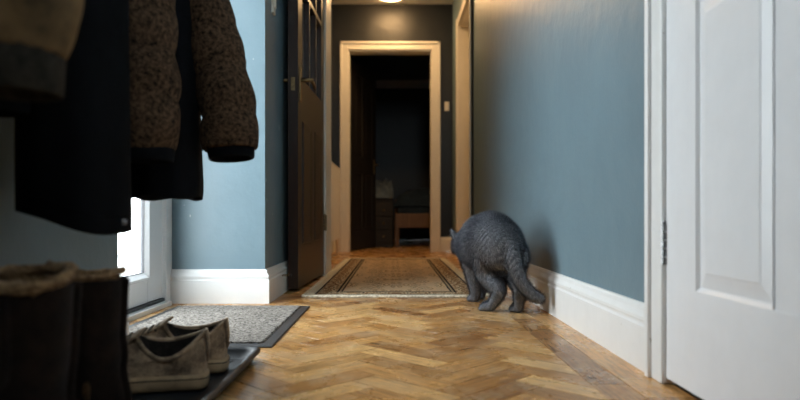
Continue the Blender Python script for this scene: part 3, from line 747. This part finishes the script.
# ------------------------------------------------------------------ coat rack and coats
rack = tag(empty('coat_rack', (WL, 1.0, 1.30)), 'white wall rail with metal hooks above the coats', 'coat rack')
obj('rail', bx(0, .02, -.5, .5, -.04, .04, .004), M_WHITE, rack)
HOOKS = [-.25, .08, .43]
for hy_ in HOOKS: obj('hook', tb([(.02,hy_,.0),(.05,hy_,-.012),(.075,hy_,.0),(.082,hy_,.025)], [.006,.006,.006,.007], 8), M_STEEL, rack, True)
def coat(name, label, base, hem_z, hl, hd, m, sleeves, hook, cuffm=None, folds=5, fold_amp=.10, tilt=(0,0), quilt=0, sh_z=1.13, seed=0, smat=None, rotb=0, stitch=True):
    """coat hung from a hook; base = (x,y) of the hanging body; sleeves = list of rows (x,y,z,r)"""
    r = tag(empty(name, (base[0], base[1], 0)), label, 'coat')
    N = 48; rows = []; bx_, by_ = base
    hk = Vector((WL+.075-bx_, 1.0+HOOKS[hook]-by_, 0))
    H = sh_z-hem_z
    prof = [(0,1.0),(.02,1.015),(.25,.99),(.5,.97),(.75,.97),(.9,.95),(1.0,.86),(1.06,.62),(1.11,.38),(1.135,.30)]
    pr = spline([[a, b] for a, b in prof], 5)
    rg = []
    for s, k in pr:
        z = hem_z+s*H; amp = fold_amp*max(0, 1-s*.8)
        f = max(0, min(1, (s-.55)/.55)); f = f*f*(3-2*f)
        ring = []
        for q in range(N):
            th = 2*PI*q/N; ca, sa = math.cos(th), math.sin(th)
            sq = (abs(ca)**2.6+abs(sa)**2.6)**(-1/2.6)
            rr = sq*k*(1+amp*math.sin(folds*th+seed+s*1.5)+amp*.5*math.sin((folds*2+1)*th+seed*2.3-s*2))
            if quilt: rr *= 1+.035*abs(math.sin(PI*z/quilt))-.02
            lx, ly = hd*rr*ca, hl*rr*sa
            x = lx*math.cos(rotb)-ly*math.sin(rotb); y = lx*math.sin(rotb)+ly*math.cos(rotb)
            zz = z+(tilt[0]*ca+tilt[1]*sa+.004*math.sin(folds*th+seed))*max(0, 1-s*1.5)
            ring.append((x+hk.x*f*.8, y+hk.y*f, zz))
        rg.append(ring)
    inner = [[(p[0]*.9, p[1]*.93, p[2]+.004) for p in rg[0]], [(p[0]*.88, p[1]*.92, p[2]+.12) for p in rg[0]]]
    bm = bmesh.new(); loft(bm, inner[::-1]+rg, True, True); body = obj('coat_body', bm, m, r, True)
    # hem seam and collar
    if stitch:
        hem = [tuple(Vector(p)*1.0+Vector((p[0]*.012, p[1]*.012, .028))) for p in rg[0]]
        bm = bmesh.new(); loft(bm, tube_rings(hem+[hem[0]], .0016, 5), False, False); obj('hem_seam', bm, m, body, True)
    last = rg[-1]; c = sum((Vector(p) for p in last), Vector())/N
    bm = bmesh.new(); loft(bm, [[tuple(c+(Vector(p)-c)*k+Vector((0,0,dz))) for p in last] for k, dz in ((1.15,-.03),(1.35,.0),(1.3,.035),(1.0,.04),(.8,.0))], False, False); obj('collar', bm, smat or m, r, True)
    top_ = Vector((c.x, c.y, c.z))
    obj('hanging_loop', tb([top_+Vector((0,-.02,0)), Vector((hk.x+.0, hk.y-.008, 1.305)), Vector((hk.x, hk.y+.008, 1.305)), top_+Vector((0,.02,0))], .003, 6), m, r, True)
    for rows_, cm, ck in sleeves:
        rows_ = [[x-bx_, y-by_, z, rad] for x, y, z, rad in rows_]
        sp = spline(rows_, 8); n = 32; pts = [Vector(q[:3]) for q in sp]; rads = []
        tr = tube_rings(pts, [q[3] for q in sp], n); out = []
        for i, ring in enumerate(tr):
            s = i/(len(tr)-1); cen = pts[i]; o_ = []
            for k, p in enumerate(ring):
                th = 2*PI*k/n; z = cen.z
                f = 1
                if quilt: f *= .90+.13*abs(math.sin(PI*z/quilt))**.7
                f *= 1+.035*math.sin(z*70+th*2+seed)*math.sin(th+seed)+.03*math.sin(z*41-th*3+seed*1.7)
                o_.append(cen+(p-cen)*f)
            out.append(o_)
        e = out[-1]; ce = pts[-1]; dn = (pts[-1]-pts[-2]).normalized()
        out.append([ce+(p-ce)*.93+dn*.004 for p in e]); out.append([ce+(p-ce)*.85-dn*.004 for p in e]); out.append([ce+(p-ce)*.8-dn*.06 for p in e])
        bm = bmesh.new(); loft(bm, out, True, True); sl = obj('sleeve', bm, smat or m, r, True)
        if cm:
            cr = rows_[-1][3]*ck; ln = .045 if cm is M_RIB else .022
            cf = []
            for d0, f in ((-.012,1.0),(.0,1.04),(ln*.5,1.02),(ln,1.0),(ln+.003,.95),(ln,.86),(-.02,.84)):
                cf.append([ce+dn*d0+((tr[-1][k]-ce).normalized()*cr*f*(1+(.03 if (cm is M_RIB and k % 2) else 0))) for k in range(n)])
            bm = bmesh.new(); loft(bm, cf, False, True); obj('cuff', bm, cm, sl, True)
    return r, body
# brown tweed sleeved padded coat, furthest along the wall
coat('padded_coat', 'navy padded coat with brown tweed sleeves hanging nearest the glazed door', (-.520, 1.45), .385, .105, .075, M_NAVY, [
    ([(-.545,1.47,1.12,.055),(-.50,1.475,1.0,.062),(-.440,1.47,.84,.059),(-.400,1.46,.70,.060),(-.376,1.45,.58,.064),(-.368,1.445,.495,.062)], M_NAVY, .82),
    ([(-.57,1.37,1.12,.055),(-.54,1.33,1.0,.062),(-.512,1.30,.84,.062),(-.500,1.285,.70,.062),(-.494,1.28,.57,.064),(-.494,1.28,.475,.060)], M_NAVY, .86)],
    2, folds=4, fold_amp=.06, quilt=.095, seed=1.2, smat=M_TWEED, tilt=(.0, .0))
r, b = coat('long_coat', 'long black coat with a snap button at its hem', (-.545, 1.10), .335, .115, .072, M_BLACKCOAT, [
    ([(-.60,1.19,1.12,.05),(-.585,1.19,.95,.055),(-.575,1.18,.75,.05),(-.575,1.18,.52,.045)], None, 1),
    ([(-.62,1.0,1.12,.05),(-.61,.97,.95,.055),(-.60,.965,.75,.05),(-.60,.965,.5,.045)], None, 1)],
    1, folds=3, fold_amp=.05, seed=.4, tilt=(-.022, -.004))
bt = P(124, 222, 1.105)
obj('snap_button', tb([(bt[0]+.545-.012, bt[1]-1.10+.012, bt[2]), (bt[0]+.545, bt[1]-1.10, bt[2])], .006, 14), M_STEEL, r, True)
coat('bomber_jacket', 'olive brown jacket with ribbed cuff hanging closest to the camera', (-.575, .76), .41, .095, .062, M_OLIVE, [
    ([(-.57,.72,1.12,.05),(-.515,.72,.98,.060),(-.46,.72,.82,.064),(-.433,.72,.68,.064),(-.424,.72,.585,.066),(-.424,.72,.525,.050)], M_RIB, .93),
    ([(-.60,.80,1.12,.05),(-.61,.81,.95,.05),(-.62,.815,.75,.046),(-.625,.82,.56,.042)], M_RIB, .95)],
    0, folds=3, fold_amp=.05, seed=2.0)

# ------------------------------------------------------------------ bedroom furniture
bed = tag(empty('bed', (.53, 8.2, 0)), 'pine framed bed with rumpled bedding in the dark bedroom', 'bed')
# bed runs away from the doorway's right; its foot end faces the hall
BX0, BX1, BY0, BY1 = -.52, .95, -.95, 1.05
obj('side_rail', bx(BX0, BX0+.03, BY0, BY1, .22, .36, .004), M_BEDWOOD, bed); obj('side_rail', bx(BX1-.03, BX1, BY0, BY1, .22, .36, .004), M_BEDWOOD, bed)
obj('footboard', bx(BX0, BX1, BY0-.03, BY0, .22, .38, .004), M_BEDWOOD, bed); obj('headboard', bx(BX0, BX1, BY1, BY1+.03, .2, .60, .004), M_BEDWOOD, bed)
for x in (BX0, BX1-.05):
    for y in (BY0-.02, BY1-.03): obj('leg', bx(x, x+.05, y, y+.05, 0, .24, .003), M_BEDWOOD, bed)
def lumpy(x0, x1, y0, y1, z0, z1, amp, seed):
    bm = bmesh.new(); n = 28; rows = []
    for j in range(n+1):
        v = j/n; rows.append([])
        for i in range(n+1):
            u = i/n; e = min(u, 1-u, v, 1-v); f = min(1, e*7)**.5
            rows[-1].append((x0+(x1-x0)*u, y0+(y1-y0)*v, z0+(z1-z0)*f+amp*f*(math.sin(u*9+seed)*math.sin(v*7+seed*2)+.6*math.sin(u*19+v*13+seed))))
    loft(bm, rows, False, False, closed=False); return bm
obj('mattress', bx(BX0+.03, BX1-.03, BY0, BY1, .30, .46, .03), M_DUVETD, bed)
tag(obj('duvet', lumpy(.0, 1.46, 7.24, 8.75, .463, .66, .035, 1.0), M_DUVETD, None, True), 'dark blue rumpled duvet on the bed', 'duvet')
tag(obj('blanket', lumpy(-.24, -.002, 7.10, 7.52, .552, .71, .045, 2.3), M_DUVET, None, True), 'pale grey blanket heaped on the chest beside the bed', 'blanket')
M_DARKWOOD_ = M_DARKWOOD; M_DARKWOOD = M_BLACKWOOD
bs = tag(empty('bedside_chest', (-.10, 7.13, 0)), 'small dark chest beside the bed behind the open door', 'chest')
obj('body', bx(-.12, .09, 0, .38, .0, .55, .005), M_DARKWOOD, bs)
for i in range(3):
    dr = obj('drawer', bx(-.11, .08, -.015, 0, .06+i*.145, .19+i*.145, .003), M_DARKWOOD, bs); obj('knob', tb([(-.015,-.015,.125+i*.145),(-.015,-.035,.125+i*.145)], [.008,.012]), M_BRASS, dr, True)

# ------------------------------------------------------------------ cat
def cat():
    root = tag(empty('cat', (.38, 2.42, 0)), 'blue grey short haired cat walking away along the right wall', 'cat')
    bm = bmesh.new()
    R0 = Vector((.392, 2.262, 0)); hd = Vector((-.19, .982, 0)).normalized(); sd = Vector((hd.y, -hd.x, 0))   # sd = cat's right
    rows = [(-.035,.222,.03,.036),(-.02,.226,.056,.066),(.02,.233,.079,.090),(.08,.240,.088,.106),(.14,.240,.090,.114),(.20,.238,.089,.112),(.26,.236,.084,.104),(.31,.228,.077,.096),(.355,.214,.066,.082),(.385,.205,.05,.062),(.40,.202,.03,.04)]
    rg = []
    for t, zc, rw, rh in spline([list(r) for r in rows], 3):
        c = R0+hd*t; rg.append([c+sd*rw*math.cos(2*PI*k/20)+Vector((0,0,zc+rh*math.sin(2*PI*k/20))) for k in range(20)])
    loft(bm, rg)
    def limb(pts, n=12):
        sp = spline([list(p) for p in pts], 5)
        tube(bm, [q[:3] for q in sp], [q[3] for q in sp], n)
        ell(bm, sp[0][:3], (sp[0][3],)*3, seg=12, rings=8); ell(bm, sp[-1][:3], (sp[-1][3],)*3, seg=12, rings=8)
    def paw(c, yaw, l=.026, w=.019, h=.015):
        rot = Matrix.Rotation(yaw, 3, 'Z'); f = rot @ Vector((0,1,0)); s = rot @ Vector((1,0,0)); c = Vector(c)
        ell(bm, c+Vector((0,0,h)), (w, l, h), rot)
        for k in (-1.5,-.5,.5,1.5): ell(bm, c+f*(l*.75-abs(k)*.0035)+s*(k*w*.52)+Vector((0,0,.009)), (.0065,.011,.009), rot, 10, 8)
    yaw = math.atan2(-hd.x, hd.y)
    # hind legs: thigh, knee forward, hock back, shank, paw
    limb([(.350,2.335,.205,.056),(.344,2.370,.150,.050),(.358,2.345,.108,.040),(.376,2.298,.078,.0265),(.364,2.300,.045,.0205),(.349,2.306,.020,.0175)])
    paw((.337,2.312,0), yaw+.75, .030, .020, .016)
    limb([(.436,2.32,.20,.054),(.438,2.36,.145,.045),(.441,2.32,.115,.034),(.442,2.255,.092,.0245),(.442,2.262,.05,.0195),(.441,2.272,.02,.016)])
    paw((.438,2.286,0), yaw+.15, .028, .019, .016)
    # fore legs
    limb([(.304,2.575,.215,.05),(.312,2.585,.160,.042),(.320,2.575,.105,.032),(.325,2.565,.055,.0235),(.326,2.562,.02,.0195)])
    paw((.321,2.570,0), yaw+.35, .028, .020, .016)
    limb([(.385,2.60,.205,.046),(.378,2.62,.15,.036),(.368,2.635,.10,.027),(.362,2.645,.05,.020),(.360,2.64,.02,.018)])
    paw((.357,2.640,0), yaw+.1)
    # neck and head
    hc = Vector((.302, 2.735, .222)); limb([(.335,2.58,.235,.072),(.318,2.66,.230,.058),(.300,2.72,.224,.048)])
    fd = Vector((-.45, .86, -.22)).normalized(); fs = fd.cross(Vector((0,0,1))).normalized(); fu = fs.cross(fd)
    rot = Matrix((fs, fd, fu)).transposed()
    ell(bm, hc, (.054, .050, .047), rot, 20, 14)
    ell(bm, hc+fd*.036-fu*.012, (.030, .022, .020), rot); ell(bm, hc+fd*.030-fu*.014-fs*.022, (.022,.02,.02), rot); ell(bm, hc+fd*.030-fu*.014+fs*.022, (.022,.02,.02), rot)
    for s in (-1, 1):
        b0 = hc+fs*s*.034+fu*.028-fd*.006; tip = b0+fs*s*.034+fu*.040-fd*.004
        for k in range(5):
            f = k/4; ell(bm, b0.lerp(tip, f), (.026*(1-f*.86), .009*(1-f*.4), .012*(1-f*.5)), rot, 10, 8)
    # tail
    T = [(.402,2.265,.268,.028),(.409,2.235,.240,.027),(.414,2.213,.200,.0255),(.421,2.198,.160,.024),(.433,2.19,.122,.0225),(.455,2.188,.092,.021),(.478,2.190,.072,.0195),(.500,2.194,.064,.0165)]
    limb(T, 14)
    me = bpy.data.meshes.new('cat_raw'); bm.to_mesh(me); bm.free()
    tmp = bpy.data.objects.new('cat_raw', me); C.objects.link(tmp)
    md = tmp.modifiers.new('r', 'REMESH'); md.mode = 'VOXEL'; md.voxel_size = .0042; md.use_smooth_shade = True
    sm = tmp.modifiers.new('s', 'SMOOTH'); sm.factor = .5; sm.iterations = 6
    dg = bpy.context.evaluated_depsgraph_get(); dg.update()
    body_me = bpy.data.meshes.new_from_object(tmp.evaluated_get(dg), depsgraph=dg)
    bpy.data.objects.remove(tmp)
    body_me.name = 'body'; body_me.materials.clear(); body_me.materials.append(M_FUR)
    zmin = min(v.co.z for v in body_me.vertices)
    wd = (hd+Vector((0,0,.55))).normalized()
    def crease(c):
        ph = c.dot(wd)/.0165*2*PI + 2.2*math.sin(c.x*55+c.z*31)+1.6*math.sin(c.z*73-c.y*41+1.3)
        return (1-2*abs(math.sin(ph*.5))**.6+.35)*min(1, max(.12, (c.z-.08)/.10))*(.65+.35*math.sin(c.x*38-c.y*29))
    for v in body_me.vertices:
        v.co.z -= zmin
    disp = [v.normal.copy()*(-.0026*crease(v.co)) for v in body_me.vertices]
    for v, d_ in zip(body_me.vertices, disp): v.co += d_
    body_me.update()
    inv = Vector(root.location)
    for p in body_me.polygons: p.use_smooth = True
    body = bpy.data.objects.new('body', body_me); C.objects.link(body); body.parent = root; body.location = -inv
    # short plush coat
    rnd = random.Random(3); verts = []; faces = []; nrm = []; tone = []
    polys = body_me.polygons; V = body_me.vertices
    lie = -hd*.75 + Vector((0,0,-.65))
    cnt = 60000; tot = sum(p.area for p in polys)
    for p in polys:
        e = p.area/tot*cnt; kk = int(e)+(rnd.random() < e-int(e))
        idx = list(p.vertices)
        for _ in range(kk):
            a, b, c = rnd.random(), rnd.random(), 0
            A, B, D = V[idx[0]], V[idx[1]], V[idx[-1]]
            if a+b > 1: a, b = 1-a, 1-b
            pt = A.co+(B.co-A.co)*a+(D.co-A.co)*b
            n = p.normal
            low = min(1, pt.z/.06)
            ln = (.005+.008*low)*rnd.uniform(.6, 1.4)*(1-.35*max(-1, min(1, crease(pt))))
            fl = lie - n*lie.dot(n)
            wav = -crease(pt)*.5
            dr = (n*(.75+wav)+fl*.9+Vector((rnd.gauss(0,.22), rnd.gauss(0,.22), rnd.gauss(0,.22)))).normalized()
            sdv = dr.cross(n)
            if sdv.length < 1e-4: continue
            sdv = sdv.normalized()*.0011
            i0 = len(verts)
            verts += [pt-sdv-n*.001, pt+sdv-n*.001, pt+dr*ln]; faces.append((i0, i0+1, i0+2))
            nn = (n+dr*.8+Vector((rnd.gauss(0,.25), rnd.gauss(0,.25), rnd.gauss(0,.25)))).normalized(); nrm += [nn, nn, nn]; tv = .5-.36*max(-1, min(1, crease(pt)))+rnd.uniform(-.22, .22); tone += [tv, tv, tv]  # tone darkens partings: dark undercoat, with self-shadow put into the colour
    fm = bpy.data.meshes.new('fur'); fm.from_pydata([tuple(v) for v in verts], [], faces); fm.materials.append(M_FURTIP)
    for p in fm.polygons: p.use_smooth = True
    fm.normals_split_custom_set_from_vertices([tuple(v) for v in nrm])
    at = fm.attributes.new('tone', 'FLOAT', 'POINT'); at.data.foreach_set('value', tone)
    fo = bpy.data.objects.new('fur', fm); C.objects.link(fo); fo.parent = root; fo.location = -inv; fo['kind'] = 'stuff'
    for s in (-1, 1):
        bm = bmesh.new(); ell(bm, hc+fd*.043+fu*.008+fs*s*.021-inv, (.0095,.007,.0095), rot); obj('eye', bm, M_EYE, root, True)
        for k in range(4):
            a = hc+fd*.05-fu*(.014+.003*k)+fs*s*.014-inv; obj('whisker', tb([a, a+fs*s*.03+fd*.006-fu*.002*k, a+fs*s*.055-fu*(.004+.005*k)], [.0005,.0004,.0002], 5), M_UPVC, root, True)
    bm = bmesh.new(); ell(bm, hc+fd*.058-fu*.006-inv, (.006,.004,.0045), rot); obj('nose', bm, M_NOSE, root, True)
cat()
